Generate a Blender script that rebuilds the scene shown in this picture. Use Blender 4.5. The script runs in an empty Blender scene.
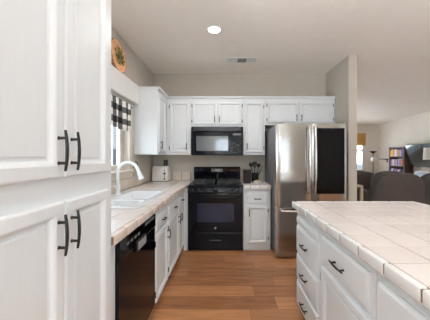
import bpy, bmesh, math, random
from mathutils import Matrix, Vector
random.seed(7)
C = bpy.context.scene.collection
S = bpy.context.scene
PI = math.pi

# ------------------------------------------------------------------ camera
cam = bpy.data.cameras.new('camera')
cam.lens = 19.09; cam.sensor_width = 36; cam.sensor_fit = 'HORIZONTAL'
cam.shift_x = -11/430; cam.shift_y = -3.3/430
cam.clip_start = 0.05
co = bpy.data.objects.new('camera', cam); C.objects.link(co)
co.location = (0, 0, 1.31); co.rotation_euler = (PI/2, 0, 0)
S.camera = co
# ------------------------------------------------------------------ world
w = bpy.data.worlds.new('world'); S.world = w; w.use_nodes = True
bg = w.node_tree.nodes['Background']
bg.inputs[0].default_value = (0.80, 0.90, 1.0, 1); bg.inputs[1].default_value = 0.7
S.view_settings.view_transform = 'Standard'; S.view_settings.look = 'None'
S.view_settings.gamma = 1; S.view_settings.use_curve_mapping = False
S.view_settings.exposure = 0.11
S.cycles.max_bounces = 10; S.cycles.diffuse_bounces = 6
S.cycles.sample_clamp_indirect = 4

def area(name, loc, rot, sx, sy, power, col=(1,1,1), spread=180):
    l = bpy.data.lights.new(name, 'AREA'); l.shape = 'RECTANGLE'; l.size = sx; l.size_y = sy
    l.energy = power; l.color = col; l.spread = math.radians(spread)
    o = bpy.data.objects.new(name, l); C.objects.link(o); o.location = loc; o.rotation_euler = rot
    return o
# daylight entering at the windows / glass doors (each sits in its opening; dining and nook windows are added unseen for light)
area('daylight_kitchen_window', (-1.42, 2.2, 1.57), (0, -PI/2, 0), 0.82, 1.3, 45.9, (0.79, 0.90, 1.0))
area('daylight_sliding_door', (1.40, -3.56, 1.08), (PI/2, 0, 0), 1.8, 2.0, 31.5, (0.80, 0.91, 1.0))
area('daylight_rear_window', (-0.15, -3.56, 1.85), (PI/2, 0, 0), 0.72, 0.62, 42.0, (0.80, 0.91, 1.0))
area('fill_dining_window', (5.41, 0.6, 1.35), (0, PI/2, 0), 1.4, 2.2, 2.7, (0.88, 0.94, 1.0))  # lamp in an unseen window added for more light
area('daylight_living_window', (4.38, 8.06, 1.55), (-PI/2, 0, 0), 0.9, 1.0, 446.2, (0.9, 0.95, 1.0))
area('daylight_patio_door', (2.9, 8.06, 1.08), (-PI/2, 0, 0), 1.5, 2.0, 180.4, (0.9, 0.95, 1.0))
area('fill_nook_window', (-1.33, -2.0, 1.45), (0, -PI/2, 0), 1.2, 1.8, 558.9, (0.80, 0.91, 1.0))  # lamp in an unseen window added to light the island fronts
area('ceiling_fill_kitchen', (-1.40, 2.2, 1.25), (0, -PI*0.80, 0), 0.22, 1.25, 92.0, (0.84, 0.93, 1.0), 120)  # added upward fill in the kitchen window to brighten the ceiling
# added upward fills low in the glass openings to brighten the ceilings
area('ceiling_fill_door', (1.40, -3.62, 0.45), (PI*0.78, 0, 0), 1.75, 0.8, 40.5, (0.84, 0.93, 1.0), 130)
area('ceiling_fill_nook', (-1.36, -2.0, 1.05), (0, -PI*0.76, 0), 0.6, 1.7, 686.1, (0.84, 0.93, 1.0), 130)
area('ceiling_fill_patio', (2.9, 8.12, 0.45), (-PI*0.78, 0, 0), 1.45, 0.8, 28.8, (0.84, 0.93, 1.0), 130)

# ------------------------------------------------------------------ materials
M = {}
def mat(name, col, rough=0.5, metal=0.0, emit=None, es=0, coat=0, spec=None, noise=0, nscale=20, bump=0, trans=0, ior=None, stretch=None):
    m = bpy.data.materials.new(name); m.use_nodes = True
    nt = m.node_tree; b = nt.nodes['Principled BSDF']
    b.inputs['Base Color'].default_value = (*col, 1)
    b.inputs['Roughness'].default_value = rough; b.inputs['Metallic'].default_value = metal
    if coat: b.inputs['Coat Weight'].default_value = coat; b.inputs['Coat Roughness'].default_value = 0.05
    if spec is not None: b.inputs['Specular IOR Level'].default_value = spec
    if emit: b.inputs['Emission Color'].default_value = (*emit, 1); b.inputs['Emission Strength'].default_value = es
    if trans: b.inputs['Transmission Weight'].default_value = trans
    if ior: b.inputs['IOR'].default_value = ior
    if noise or bump:
        tc = nt.nodes.new('ShaderNodeTexCoord'); mp = nt.nodes.new('ShaderNodeMapping')
        if stretch: mp.inputs['Scale'].default_value = stretch
        n = nt.nodes.new('ShaderNodeTexNoise'); n.inputs['Scale'].default_value = nscale; n.inputs['Detail'].default_value = 3
        nt.links.new(tc.outputs['Object'], mp.inputs[0]); nt.links.new(mp.outputs[0], n.inputs['Vector'])
        if noise:
            r = nt.nodes.new('ShaderNodeValToRGB')
            r.color_ramp.elements[0].position = 0.3; r.color_ramp.elements[1].position = 0.7
            r.color_ramp.elements[0].color = (*[c*(1-noise) for c in col], 1)
            r.color_ramp.elements[1].color = (*[min(1, c*(1+noise)) for c in col], 1)
            nt.links.new(n.outputs[0], r.inputs[0]); nt.links.new(r.outputs[0], b.inputs['Base Color'])
        if bump:
            bp = nt.nodes.new('ShaderNodeBump'); bp.inputs['Strength'].default_value = bump; bp.inputs['Distance'].default_value = 0.002
            nt.links.new(n.outputs[0], bp.inputs['Height']); nt.links.new(bp.outputs[0], b.inputs['Normal'])
    M[name] = m
    return m

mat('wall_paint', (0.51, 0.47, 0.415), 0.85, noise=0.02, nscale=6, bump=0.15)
mat('wall_paint_lightened', (0.80, 0.765, 0.70), 0.85, noise=0.02, nscale=6, bump=0.15)  # wall paint lightened to stand in for missing light on the far wall
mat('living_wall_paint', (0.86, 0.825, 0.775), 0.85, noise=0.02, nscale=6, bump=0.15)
mat('ceiling_paint', (0.88, 0.845, 0.785), 0.95, noise=0.015, nscale=8, bump=0.3)
mat('cabinet_white', (0.765, 0.80, 0.825), 0.38, noise=0.012, nscale=5, bump=0.05, stretch=(30, 30, 1.5))
mat('trim_white', (0.82, 0.82, 0.81), 0.4, noise=0.01, nscale=5)
mat('casing_cream', (0.66, 0.60, 0.52), 0.6, noise=0.02, nscale=5)
mat('black_metal', (0.012, 0.011, 0.010), 0.35, 0.6, noise=0.05, nscale=30)
mat('black_gloss', (0.003, 0.0035, 0.006), 0.08, spec=0.17, noise=0.05, nscale=10)
mat('black_enamel', (0.004, 0.0045, 0.007), 0.16, spec=0.2, noise=0.05, nscale=10)
mat('mesh_window', (0.10, 0.105, 0.11), 0.05, spec=0.7, noise=0.1, nscale=60)
mat('black_glass', (0.002, 0.002, 0.003), 0.03, spec=0.22, noise=0.02, nscale=2)
mat('oven_window', (0.010, 0.016, 0.034), 0.05, spec=0.3, noise=0.3, nscale=4)
mat('cast_iron', (0.012, 0.012, 0.012), 0.6, noise=0.1, nscale=60, bump=0.2)
mat('dark_plastic', (0.007, 0.007, 0.008), 0.45, spec=0.3, noise=0.05, nscale=30)
mat('grey_plastic', (0.28, 0.28, 0.28), 0.35, noise=0.05, nscale=30)
mat('panel_grey', (0.10, 0.10, 0.105), 0.3, noise=0.05, nscale=30)
mat('steel_side', (0.20, 0.20, 0.205), 0.45, 0.3, noise=0.03, nscale=10)
mat('chrome', (0.75, 0.75, 0.76), 0.15, 1.0, noise=0.02, nscale=10)
mat('enamel_white', (0.86, 0.88, 0.90), 0.12, coat=0.4, noise=0.01, nscale=3)
mat('plastic_white', (0.80, 0.79, 0.77), 0.3, noise=0.01, nscale=8)
mat('plate_beige', (0.55, 0.50, 0.44), 0.5, noise=0.02, nscale=8)
mat('grout', (0.20, 0.115, 0.07), 0.9, noise=0.12, nscale=60)
mat('grout_pale', (0.25, 0.17, 0.12), 0.9, noise=0.12, nscale=60)
mat('lens_emit', (1, 1, 1), 0.5, emit=(1.0, 0.97, 0.92), es=9, noise=0.01)
mat('fabric_brown', (0.078, 0.063, 0.058), 0.9, noise=0.25, nscale=40, bump=0.5)
mat('wood_dark', (0.055, 0.024, 0.013), 0.45, noise=0.3, nscale=8, bump=0.1, stretch=(1, 1, 0.15))
mat('wood_pale', (0.42, 0.34, 0.26), 0.5, noise=0.15, nscale=8)
mat('fence_grey', (0.28, 0.34, 0.42), 0.9, noise=0.2, nscale=4)
mat('clear_glass', (0.95, 0.97, 0.98), 0.02, trans=1.0, ior=1.45, noise=0.005)
mat('canister', (0.014, 0.009, 0.011), 0.6, spec=0.2, noise=0.15, nscale=40)
mat('candle', (0.75, 0.55, 0.32), 0.5, noise=0.05)
mat('leaf', (0.10, 0.13, 0.035), 0.7, noise=0.4, nscale=40)
mat('straw', (0.45, 0.33, 0.14), 0.8, noise=0.3, nscale=40)
mat('vent_dark', (0.07, 0.068, 0.065), 0.7, noise=0.05)
mat('lamp_fabric', (0.80, 0.78, 0.74), 0.9, noise=0.03, nscale=60)
mat('screen', (0.02, 0.03, 0.035), 0.12, coat=0.6, noise=0.2, nscale=2)
mat('box_blue', (0.45, 0.55, 0.66), 0.5, noise=0.1, nscale=10)

def nodes_of(name, rough=0.5):
    m = bpy.data.materials.new(name); m.use_nodes = True; M[name] = m
    nt = m.node_tree; b = nt.nodes['Principled BSDF']; b.inputs['Roughness'].default_value = rough
    return m, nt, b
def tile_mat(name, c0, c1, rough=0.22):
    m, nt, b = nodes_of(name, rough)
    g = nt.nodes.new('ShaderNodeNewGeometry'); r = nt.nodes.new('ShaderNodeValToRGB')
    r.color_ramp.elements[0].color = (*c0, 1); r.color_ramp.elements[1].color = (*c1, 1)
    nt.links.new(g.outputs['Random Per Island'], r.inputs[0])
    tc = nt.nodes.new('ShaderNodeTexCoord'); n = nt.nodes.new('ShaderNodeTexNoise'); n.inputs['Scale'].default_value = 30
    mx = nt.nodes.new('ShaderNodeMix'); mx.data_type = 'RGBA'; mx.blend_type = 'MULTIPLY'; mx.inputs[0].default_value = 0.06
    nt.links.new(tc.outputs['Object'], n.inputs['Vector'])
    nt.links.new(r.outputs[0], mx.inputs[6]); nt.links.new(n.outputs['Color'], mx.inputs[7]); nt.links.new(mx.outputs[2], b.inputs['Base Color'])
    bp = nt.nodes.new('ShaderNodeBump'); bp.inputs['Strength'].default_value = 0.05; bp.inputs['Distance'].default_value = 0.002
    nt.links.new(n.outputs[0], bp.inputs['Height']); nt.links.new(bp.outputs[0], b.inputs['Normal'])
tile_mat('tile_top', (0.74, 0.67, 0.645), (0.81, 0.745, 0.72))
tile_mat('tile_edge', (0.75, 0.75, 0.745), (0.79, 0.79, 0.785))
tile_mat('tile_edge_warm', (0.70, 0.59, 0.52), (0.76, 0.65, 0.58))
tile_mat('tile_splash', (0.66, 0.58, 0.50), (0.72, 0.64, 0.56))

# stainless steel: brushed, with fine horizontal grain
m, nt, b = nodes_of('stainless', 0.2)
b.inputs['Metallic'].default_value = 1.0; b.inputs['Base Color'].default_value = (0.40, 0.38, 0.36, 1)
tc = nt.nodes.new('ShaderNodeTexCoord'); mp = nt.nodes.new('ShaderNodeMapping'); mp.inputs['Scale'].default_value = (4, 4, 300)
n = nt.nodes.new('ShaderNodeTexNoise'); n.inputs['Scale'].default_value = 3
mr = nt.nodes.new('ShaderNodeMapRange'); mr.inputs['To Min'].default_value = 0.11; mr.inputs['To Max'].default_value = 0.20
nt.links.new(tc.outputs['Object'], mp.inputs[0]); nt.links.new(mp.outputs[0], n.inputs['Vector'])
nt.links.new(n.outputs[0], mr.inputs[0]); nt.links.new(mr.outputs[0], b.inputs['Roughness'])

# floor planks running left-right
m, nt, b = nodes_of('plank_floor', 0.38)
tc = nt.nodes.new('ShaderNodeTexCoord')
def mth(op, a, b=None, c=None):
    q = nt.nodes.new('ShaderNodeMath'); q.operation = op
    for k, v in enumerate((a, b, c)):
        if v is None: continue
        if isinstance(v, (int, float)): q.inputs[k].default_value = v
        else: nt.links.new(v, q.inputs[k])
    return q.outputs[0]
sp = nt.nodes.new('ShaderNodeSeparateXYZ'); nt.links.new(tc.outputs['Object'], sp.inputs[0])
vy = mth('DIVIDE', sp.outputs['Y'], 0.178); row = mth('FLOOR', vy); fy_ = mth('FRACT', vy)
wn = nt.nodes.new('ShaderNodeTexWhiteNoise'); wn.noise_dimensions = '1D'; nt.links.new(row, wn.inputs['W'])
vx = mth('MULTIPLY_ADD', sp.outputs['X'], 1/1.22, mth('MULTIPLY', wn.outputs['Value'], 7.0)); pid = mth('FLOOR', vx); fx_ = mth('FRACT', vx)
wn2 = nt.nodes.new('ShaderNodeTexWhiteNoise'); wn2.noise_dimensions = '2D'; cb = nt.nodes.new('ShaderNodeCombineXYZ')
nt.links.new(row, cb.inputs[0]); nt.links.new(pid, cb.inputs[1]); nt.links.new(cb.outputs[0], wn2.inputs['Vector'])
seam = mth('MAXIMUM', mth('LESS_THAN', fy_, 0.018), mth('LESS_THAN', fx_, 0.0022))
mp = nt.nodes.new('ShaderNodeMapping'); mp.inputs['Scale'].default_value = (0.9, 9, 1)
nt.links.new(tc.outputs['Object'], mp.inputs[0])
n = nt.nodes.new('ShaderNodeTexNoise'); n.inputs['Scale'].default_value = 3.2; n.inputs['Detail'].default_value = 6; n.inputs['Distortion'].default_value = 0.6
nt.links.new(mp.outputs[0], n.inputs['Vector'])
rp = nt.nodes.new('ShaderNodeValToRGB')
rp.color_ramp.elements[0].position = 0.0; rp.color_ramp.elements[0].color = (0.19, 0.074, 0.026, 1)
rp.color_ramp.elements[1].position = 1.0; rp.color_ramp.elements[1].color = (0.43, 0.197, 0.083, 1)
ad = nt.nodes.new('ShaderNodeMath'); ad.operation = 'MULTIPLY_ADD'; ad.inputs[1].default_value = 1.5; ad.inputs[2].default_value = -0.62
ad2 = nt.nodes.new('ShaderNodeMath'); ad2.operation = 'MULTIPLY_ADD'; ad2.inputs[1].default_value = 0.75
nt.links.new(n.outputs[0], ad.inputs[0]); nt.links.new(wn2.outputs['Value'], ad2.inputs[0]); nt.links.new(ad.outputs[0], ad2.inputs[2])
nt.links.new(ad2.outputs[0], rp.inputs[0])
mx = nt.nodes.new('ShaderNodeMix'); mx.data_type = 'RGBA'; mx.inputs[7].default_value = (0.07, 0.03, 0.015, 1)
nt.links.new(seam, mx.inputs[0]); nt.links.new(rp.outputs[0], mx.inputs[6]); nt.links.new(mx.outputs[2], b.inputs['Base Color'])
bp = nt.nodes.new('ShaderNodeBump'); bp.inputs['Strength'].default_value = 0.15; bp.inputs['Distance'].default_value = 0.002
nt.links.new(n.outputs[0], bp.inputs['Height']); nt.links.new(bp.outputs[0], b.inputs['Normal'])

# buffalo check cloth
m, nt, b = nodes_of('buffalo_check', 0.9)
tc = nt.nodes.new('ShaderNodeTexCoord'); sp = nt.nodes.new('ShaderNodeSeparateXYZ'); nt.links.new(tc.outputs['Object'], sp.inputs[0])
def stripe(sock, pitch):
    a = nt.nodes.new('ShaderNodeMath'); a.operation = 'MULTIPLY'; a.inputs[1].default_value = 1/pitch
    f = nt.nodes.new('ShaderNodeMath'); f.operation = 'FRACT'; g = nt.nodes.new('ShaderNodeMath'); g.operation = 'GREATER_THAN'; g.inputs[1].default_value = 0.5
    nt.links.new(sock, a.inputs[0]); nt.links.new(a.outputs[0], f.inputs[0]); nt.links.new(f.outputs[0], g.inputs[0]); return g.outputs[0]
s1 = stripe(sp.outputs['Y'], 0.155); s2 = stripe(sp.outputs['Z'], 0.135)
a = nt.nodes.new('ShaderNodeMath'); a.operation = 'ADD'; nt.links.new(s1, a.inputs[0]); nt.links.new(s2, a.inputs[1])
h = nt.nodes.new('ShaderNodeMath'); h.operation = 'MULTIPLY'; h.inputs[1].default_value = 0.5; nt.links.new(a.outputs[0], h.inputs[0])
r = nt.nodes.new('ShaderNodeValToRGB'); r.color_ramp.interpolation = 'CONSTANT'
r.color_ramp.elements[0].color = (0.008, 0.008, 0.012, 1); r.color_ramp.elements[1].position = 0.75; r.color_ramp.elements[1].color = (0.85, 0.84, 0.82, 1)
e = r.color_ramp.elements.new(0.25); e.color = (0.12, 0.12, 0.13, 1)
nt.links.new(h.outputs[0], r.inputs[0]); nt.links.new(r.outputs[0], b.inputs['Base Color'])

# round wooden plate
m, nt, b = nodes_of('plate_wood', 0.55)
tc = nt.nodes.new('ShaderNodeTexCoord'); n = nt.nodes.new('ShaderNodeTexNoise'); n.inputs['Scale'].default_value = 45; n.inputs['Detail'].default_value = 4
nt.links.new(tc.outputs['Object'], n.inputs['Vector']); r = nt.nodes.new('ShaderNodeValToRGB')
r.color_ramp.elements[0].position = 0.35; r.color_ramp.elements[0].color = (0.60, 0.27, 0.11, 1)
r.color_ramp.elements[1].position = 0.65; r.color_ramp.elements[1].color = (0.92, 0.56, 0.32, 1)
nt.links.new(n.outputs[0], r.inputs[0]); nt.links.new(r.outputs[0], b.inputs['Base Color'])
# woven bamboo blind
m, nt, b = nodes_of('bamboo_weave', 0.8)
tc = nt.nodes.new('ShaderNodeTexCoord'); wv = nt.nodes.new('ShaderNodeTexWave'); wv.bands_direction = 'Z'; wv.inputs['Scale'].default_value = 8; wv.inputs['Distortion'].default_value = 1
nt.links.new(tc.outputs['Object'], wv.inputs['Vector']); r = nt.nodes.new('ShaderNodeValToRGB')
r.color_ramp.elements[0].color = (0.30, 0.16, 0.03, 1); r.color_ramp.elements[1].color = (0.62, 0.38, 0.10, 1)
nt.links.new(wv.outputs[0], r.inputs[0]); nt.links.new(r.outputs[0], b.inputs['Base Color'])

# ------------------------------------------------------------------ mesh helpers
class MB:
    def __init__(s, frame=None):
        s.bm = bmesh.new(); s.F = frame or Matrix.Identity(4)
    def _fin(s, verts, xf=None):
        mtx = s.F @ xf if xf is not None else s.F
        for v in verts: v.co = mtx @ v.co
    def box(s, a, b, bev=0.0, seg=1, xf=None):
        t = bmesh.new(); bmesh.ops.create_cube(t, size=1)
        lo = [min(p, q) for p, q in zip(a, b)]; hi = [max(p, q) for p, q in zip(a, b)]
        for v in t.verts: v.co = Vector([(lo[i]+hi[i])/2 + v.co[i]*(hi[i]-lo[i]) for i in range(3)])
        if bev > 0:
            bev = min(bev, 0.45*min(hi[i]-lo[i] for i in range(3)))
            bmesh.ops.bevel(t, geom=t.edges[:], offset=bev, segments=seg, affect='EDGES', profile=0.5)
        s.merge(t, xf); return s
    def merge(s, t, xf=None):
        mtx = s.F @ xf if xf is not None else s.F
        mp = {}
        for v in t.verts: mp[v] = s.bm.verts.new(mtx @ v.co)
        for f in t.faces:
            try: s.bm.faces.new([mp[v] for v in f.verts])
            except ValueError: pass
        t.free()
    def loft(s, rings, cap0=True, cap1=True, closed=True):
        vs = [[s.bm.verts.new(s.F @ Vector(p)) for p in r] for r in rings]
        n = len(vs[0])
        for i in range(len(vs)-1):
            for j in range(n if closed else n-1):
                k = (j+1) % n
                s.bm.faces.new([vs[i][j], vs[i][k], vs[i+1][k], vs[i+1][j]])
        if cap0: s.bm.faces.new(vs[0][::-1])
        if cap1: s.bm.faces.new(vs[-1])
        return s
    def tube(s, pts, r, n=8, caps=True):
        pts = [Vector(p) for p in pts]
        rr = r if isinstance(r, (list, tuple)) else [r]*len(pts)
        rings = []; up = None
        for i, p in enumerate(pts):
            d = (pts[min(i+1, len(pts)-1)] - pts[max(i-1, 0)]).normalized()
            if up is None:
                up = d.orthogonal().normalized()
            up = (up - d*up.dot(d)).normalized(); sd = d.cross(up)
            rings.append([p + (up*math.cos(2*PI*k/n) + sd*math.sin(2*PI*k/n))*rr[i] for k in range(n)])
        return s.loft(rings, caps, caps)
    def lathe(s, prof, c=(0, 0, 0), n=24, axis='Z', caps=True):
        rings = []
        for r, h in prof:
            ring = []
            for k in range(n):
                a = 2*PI*k/n; x, y = r*math.cos(a), r*math.sin(a)
                if axis == 'Z': p = (c[0]+x, c[1]+y, c[2]+h)
                elif axis == 'Y': p = (c[0]+x, c[1]+h, c[2]+y)
                else: p = (c[0]+h, c[1]+x, c[2]+y)
                ring.append(p)
            rings.append(ring)
        return s.loft(rings, caps, caps)
    def poly(s, pts, depth):   # extrude polygon along vector
        d = Vector(depth); a = [Vector(p) for p in pts]
        return s.loft([a, [p+d for p in a]])
    def build(s, name, material, parent=None, smooth=False, mods=None):
        bmesh.ops.recalc_face_normals(s.bm, faces=s.bm.faces)
        if parent is not None:
            off = world_loc(parent)
            for v in s.bm.verts: v.co -= off
        me = bpy.data.meshes.new(name); s.bm.to_mesh(me); s.bm.free()
        if smooth:
            for p in me.polygons: p.use_smooth = True
        me.materials.append(M[material])
        o = bpy.data.objects.new(name, me); C.objects.link(o)
        if parent is not None: o.parent = parent
        if smooth:
            md = o.modifiers.new('edge', 'EDGE_SPLIT'); md.split_angle = math.radians(35)
        return o
def world_loc(o):
    v = Vector(o.location)
    while o.parent: o = o.parent; v += Vector(o.location)
    return v
def thing(name, label, cat, loc=(0, 0, 0), group=None):
    o = bpy.data.objects.new(name, None); C.objects.link(o); o.location = loc
    o.empty_display_size = 0.1
    o['label'] = label; o['category'] = cat
    if group: o['group'] = group
    return o
def tag(o, label, cat, group=None):
    o['label'] = label; o['category'] = cat
    if group: o['group'] = group
    return o
def struct(name, mb, m, parent=None):
    o = mb.build(name, m, parent)
    if parent is None: o['kind'] = 'structure'
    return o
# frames: local (u right when facing it, v=up, w=outward)
def face(kind, at):
    """kind S: faces -Y at y=at, u=+X.  E: faces +X at x=at, u=+Y.  W: faces -X at x=at, u=+Y"""
    if kind == 'S': return Matrix(((1, 0, 0, 0), (0, 0, -1, at), (0, 1, 0, 0), (0, 0, 0, 1)))
    if kind == 'E': return Matrix(((0, 0, 1, at), (1, 0, 0, 0), (0, 1, 0, 0), (0, 0, 0, 1)))
    if kind == 'W': return Matrix(((0, 0, -1, at), (1, 0, 0, 0), (0, 1, 0, 0), (0, 0, 0, 1)))
def rect_rings(mb, u0, v0, u1, v1, steps):
    rings = []
    for ins, h in steps:
        rings.append([(u0+ins, v0+ins, h), (u1-ins, v0+ins, h), (u1-ins, v1-ins, h), (u0+ins, v1-ins, h)])
    mb.loft(rings)
def panel_door(fr, u0, v0, u1, v1, parent, handle=None, hinge=None, hlen=0.1, name='door', fw=None):
    """cabinet door with routed frame and flat raised field"""
    mb = MB(fr); W = min(u1-u0, v1-v0); f = fw or min(0.052, W*0.2)
    rect_rings(mb, u0, v0, u1, v1, [(0, 0), (0, 0.014), (0.003, 0.0185), (0.007, 0.020), (f-0.012, 0.020), (f-0.005, 0.0160),
                                    (f, 0.007), (f+0.006, 0.0035), (f+0.014, 0.0035), (f+0.019, 0.0095)])
    o = mb.build(name, 'cabinet_white', parent)
    if handle: pull(fr, handle[0], handle[1], 'v', o, hlen)
    if hinge:
        for v in (v0+min(0.07, (v1-v0)*0.16), v1-min(0.07, (v1-v0)*0.16)):
            hb = MB(fr); u = u0-0.006 if hinge == 'l' else u1+0.006
            hb.box((u-0.005, v-0.022, 0.0), (u+0.005, v+0.022, 0.010), 0.001)
            hb.tube([(u, v-0.024, 0.012), (u, v+0.024, 0.012)], 0.005, 6)
            hb.build('hinge', 'black_metal', o)
    return o
def slab_drawer(fr, u0, v0, u1, v1, parent, handle=True, hlen=0.1, name='drawer'):
    mb = MB(fr)
    rect_rings(mb, u0, v0, u1, v1, [(0, 0), (0, 0.010), (0.003, 0.012), (0.010, 0.0135), (0.013, 0.018), (0.018, 0.020)])
    o = mb.build(name, 'cabinet_white', parent)
    if handle: pull(fr, (u0+u1)/2, (v0+v1)/2 + (0.0), 'h', o, hlen)
    return o
def pull(fr, u, v, d, parent, L=0.1):
    mb = MB(fr); pts = []; rad = []
    for i in range(13):
        t = -1+2*i/12; a = t*(L/2+0.010); h = 0.020+0.022+0.006*(1-t*t)
        pts.append((u+a, v, h) if d == 'h' else (u, v+a, h)); rad.append(0.0040+0.0015*(1-t*t))
    mb.tube(pts, rad, 8)
    for sg in (-1, 1):
        a = sg*L/2*0.72
        p = (u+a, v) if d == 'h' else (u, v+a)
        mb.tube([(*p, 0.0190), (*p, 0.0235), (*p, 0.044)], [0.0075, 0.005, 0.0048], 8)
    return mb.build('handle', 'black_metal', parent, smooth=True)
def tiles(mb, fr_box, nu, nv): pass

# ------------------------------------------------------------------ the room
LW, BW, CZ = -1.23, 3.86, 2.715
b_ = MB(); b_.box((-1.37, -3.64, -0.06), (5.49, 8.14, 0.0)); struct('floor', b_, 'plank_floor')
b_ = MB()
A0 = (1.69, 4.185); A1 = (5.49, 2.215)
b_.poly([(-1.37, -3.64, CZ), (5.49, -3.64, CZ), (*A1, CZ), (*A0, CZ), (-1.37, 4.185, CZ)], (0, 0, 0.1))
kc = 0.30/5.07
def zc(x, y): return CZ - kc*max(0, (x-2.24)*0.46+(y-3.90)*0.888)
P = [(*A0, CZ), (*A1, CZ), (5.49, 8.14, zc(5.49, 8.14)), (1.69, 8.14, zc(1.69, 8.14))]
b_.poly(P, (0, 0, 0.1))
struct('ceiling', b_, 'ceiling_paint')
# left wall with window opening
WY0, WY1, WZ0, WZ1 = 1.50, 2.89, 1.13, 1.94
b_ = MB()
b_.box((LW-0.14, -3.5, 0), (LW, -2.9, CZ)); b_.box((LW-0.14, -1.1, 0), (LW, WY0, CZ)); b_.box((LW-0.14, -2.9, 0), (LW, -1.1, 0.8)); b_.box((LW-0.14, -2.9, 2.08), (LW, -1.1, CZ)); b_.box((LW-0.14, WY1, 0), (LW, BW, CZ))
b_.box((LW-0.14, WY0, 0), (LW, WY1, WZ0)); b_.box((LW-0.14, WY0, WZ1), (LW, WY1, CZ))
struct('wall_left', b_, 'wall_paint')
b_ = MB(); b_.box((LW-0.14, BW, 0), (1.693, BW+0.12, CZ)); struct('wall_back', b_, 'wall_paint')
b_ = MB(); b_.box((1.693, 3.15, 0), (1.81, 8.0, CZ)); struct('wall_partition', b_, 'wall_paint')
# far living room wall: window x 3.93..4.84 z1.0..2.06, patio door x 2.1..3.6 (behind partition from here)
b_ = MB()
b_.box((1.693, 8.0, 0), (2.15, 8.14, CZ)); b_.box((3.65, 8.0, 0), (3.93, 8.14, CZ)); b_.box((4.84, 8.0, 0), (5.49, 8.14, CZ))
b_.box((2.15, 8.0, 2.08), (3.65, 8.14, CZ)); b_.box((3.93, 8.0, 2.06), (4.84, 8.14, CZ)); b_.box((3.93, 8.0, 0), (4.84, 8.14, 0.8))
struct('wall_far', b_, 'wall_paint_lightened')
b_ = MB()
b_.box((5.35, -3.5, 0), (5.49, -0.5, CZ)); b_.box((5.35, 1.7, 0), (5.49, 8.0, CZ))
b_.box((5.35, -0.5, 0), (5.49, 1.7, 0.65)); b_.box((5.35, -0.5, 2.05), (5.49, 1.7, CZ))
struct('wall_right', b_, 'living_wall_paint')
b_ = MB()
b_.box((LW-0.14, -3.64, 0), (-0.51, -3.5, CZ)); b_.box((0.21, -3.64, 0), (0.5, -3.5, CZ)); b_.box((2.3, -3.64, 0), (5.49, -3.5, CZ))
b_.box((0.5, -3.64, 2.08), (2.3, -3.5, CZ)); b_.box((-0.51, -3.64, 0), (0.21, -3.5, 1.54)); b_.box((-0.51, -3.64, 2.16), (0.21, -3.5, CZ))
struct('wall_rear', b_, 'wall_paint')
# windows: frames, sashes
def window(name, kind, x, a0, a1, z0, z1, mull=(), mz=(), fw=0.045, m='trim_white'):
    mb = MB()
    def bar(p0, p1, q0, q1):
        if kind == 'X': mb.box((x-0.025, p0, q0), (x+0.025, p1, q1), 0.003)
        else: mb.box((p0, x-0.025, q0), (p1, x+0.025, q1), 0.003)
    bar(a0, a0+fw, z0, z1); bar(a1-fw, a1, z0, z1); bar(a0+fw, a1-fw, z0, z0+fw); bar(a0+fw, a1-fw, z1-fw, z1)
    for t in mull: bar(t-fw/2, t+fw/2, z0+fw, z1-fw)
    for t in mz: bar(a0+fw, a1-fw, t-fw/2, t+fw/2)
    o = struct(name, mb, m)
    g = MB()
    if kind == 'X': g.box((x-0.003, a0+fw*0.8, z0+fw*0.8), (x+0.003, a1-fw*0.8, z1-fw*0.8))
    else: g.box((a0+fw*0.8, x-0.003, z0+fw*0.8), (a1-fw*0.8, x+0.003, z1-fw*0.8))
    g.build('pane', 'clear_glass', o)
    return o
window('window_1', 'X', LW-0.10, WY0+0.002, WY1-0.002, WZ0+0.002, WZ1-0.002, mull=(2.2,), fw=0.075, m='casing_cream')
window('window_2', 'Y', 8.04, 3.932, 4.838, 0.802, 2.058, mz=(1.53,))
window('window_3', 'Y', -3.54, -0.508, 0.208, 1.542, 2.158)
window('window_4_added', 'X', 5.39, -0.498, 1.698, 0.652, 2.048, mull=(0.6,))  # unseen window added beside the viewpoint to light the kitchen
window('window_5_added', 'X', LW-0.05, -2.898, -1.102, 0.802, 2.078, mull=(-2.0,))  # unseen window added so light reaches the island fronts
window('door_1', 'Y', -3.54, 0.502, 2.298, 0.002, 2.078, mull=(1.4,), fw=0.06)  # unseen sliding door, placed from reflections and added to light the kitchen
window('door_2', 'Y', 8.04, 2.152, 3.648, 0.002, 2.078, mull=(2.9,), fw=0.06)
# casing and sill of kitchen window
b_ = MB()
b_.box((LW, WY1-0.005, WZ0-0.01), (LW+0.012, WY1+0.075, WZ1-0.002), 0.003); b_.box((LW, 1.2, WZ1-0.0015), (LW+0.014, WY1+0.075, 2.009), 0.003)
b_.box((LW, 1.2, WZ0-0.085), (LW+0.014, WY1+0.075, WZ0-0.012), 0.003)
b_.box((LW-0.075, WY0+0.004, WZ0-0.0105), (LW+0.035, WY1+0.09, WZ0+0.012), 0.004)
struct('trim_1', b_, 'casing_cream')
b_ = MB(); b_.box((1.81, 3.15, 0), (1.822, 7.99, 0.09), 0.002); b_.box((1.693, 3.138, 0), (1.81, 3.15, 0.09), 0.002)
struct('baseboard_partition', b_, 'trim_white')
b_ = MB(); b_.box((5.338, 1.7, 0), (5.35, 7.98, 0.09), 0.002); struct('baseboard_right', b_, 'trim_white')
b_ = MB(); b_.box((3.7, 7.988, 0), (5.33, 8.0, 0.09), 0.002); struct('baseboard_far', b_, 'trim_white')

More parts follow.
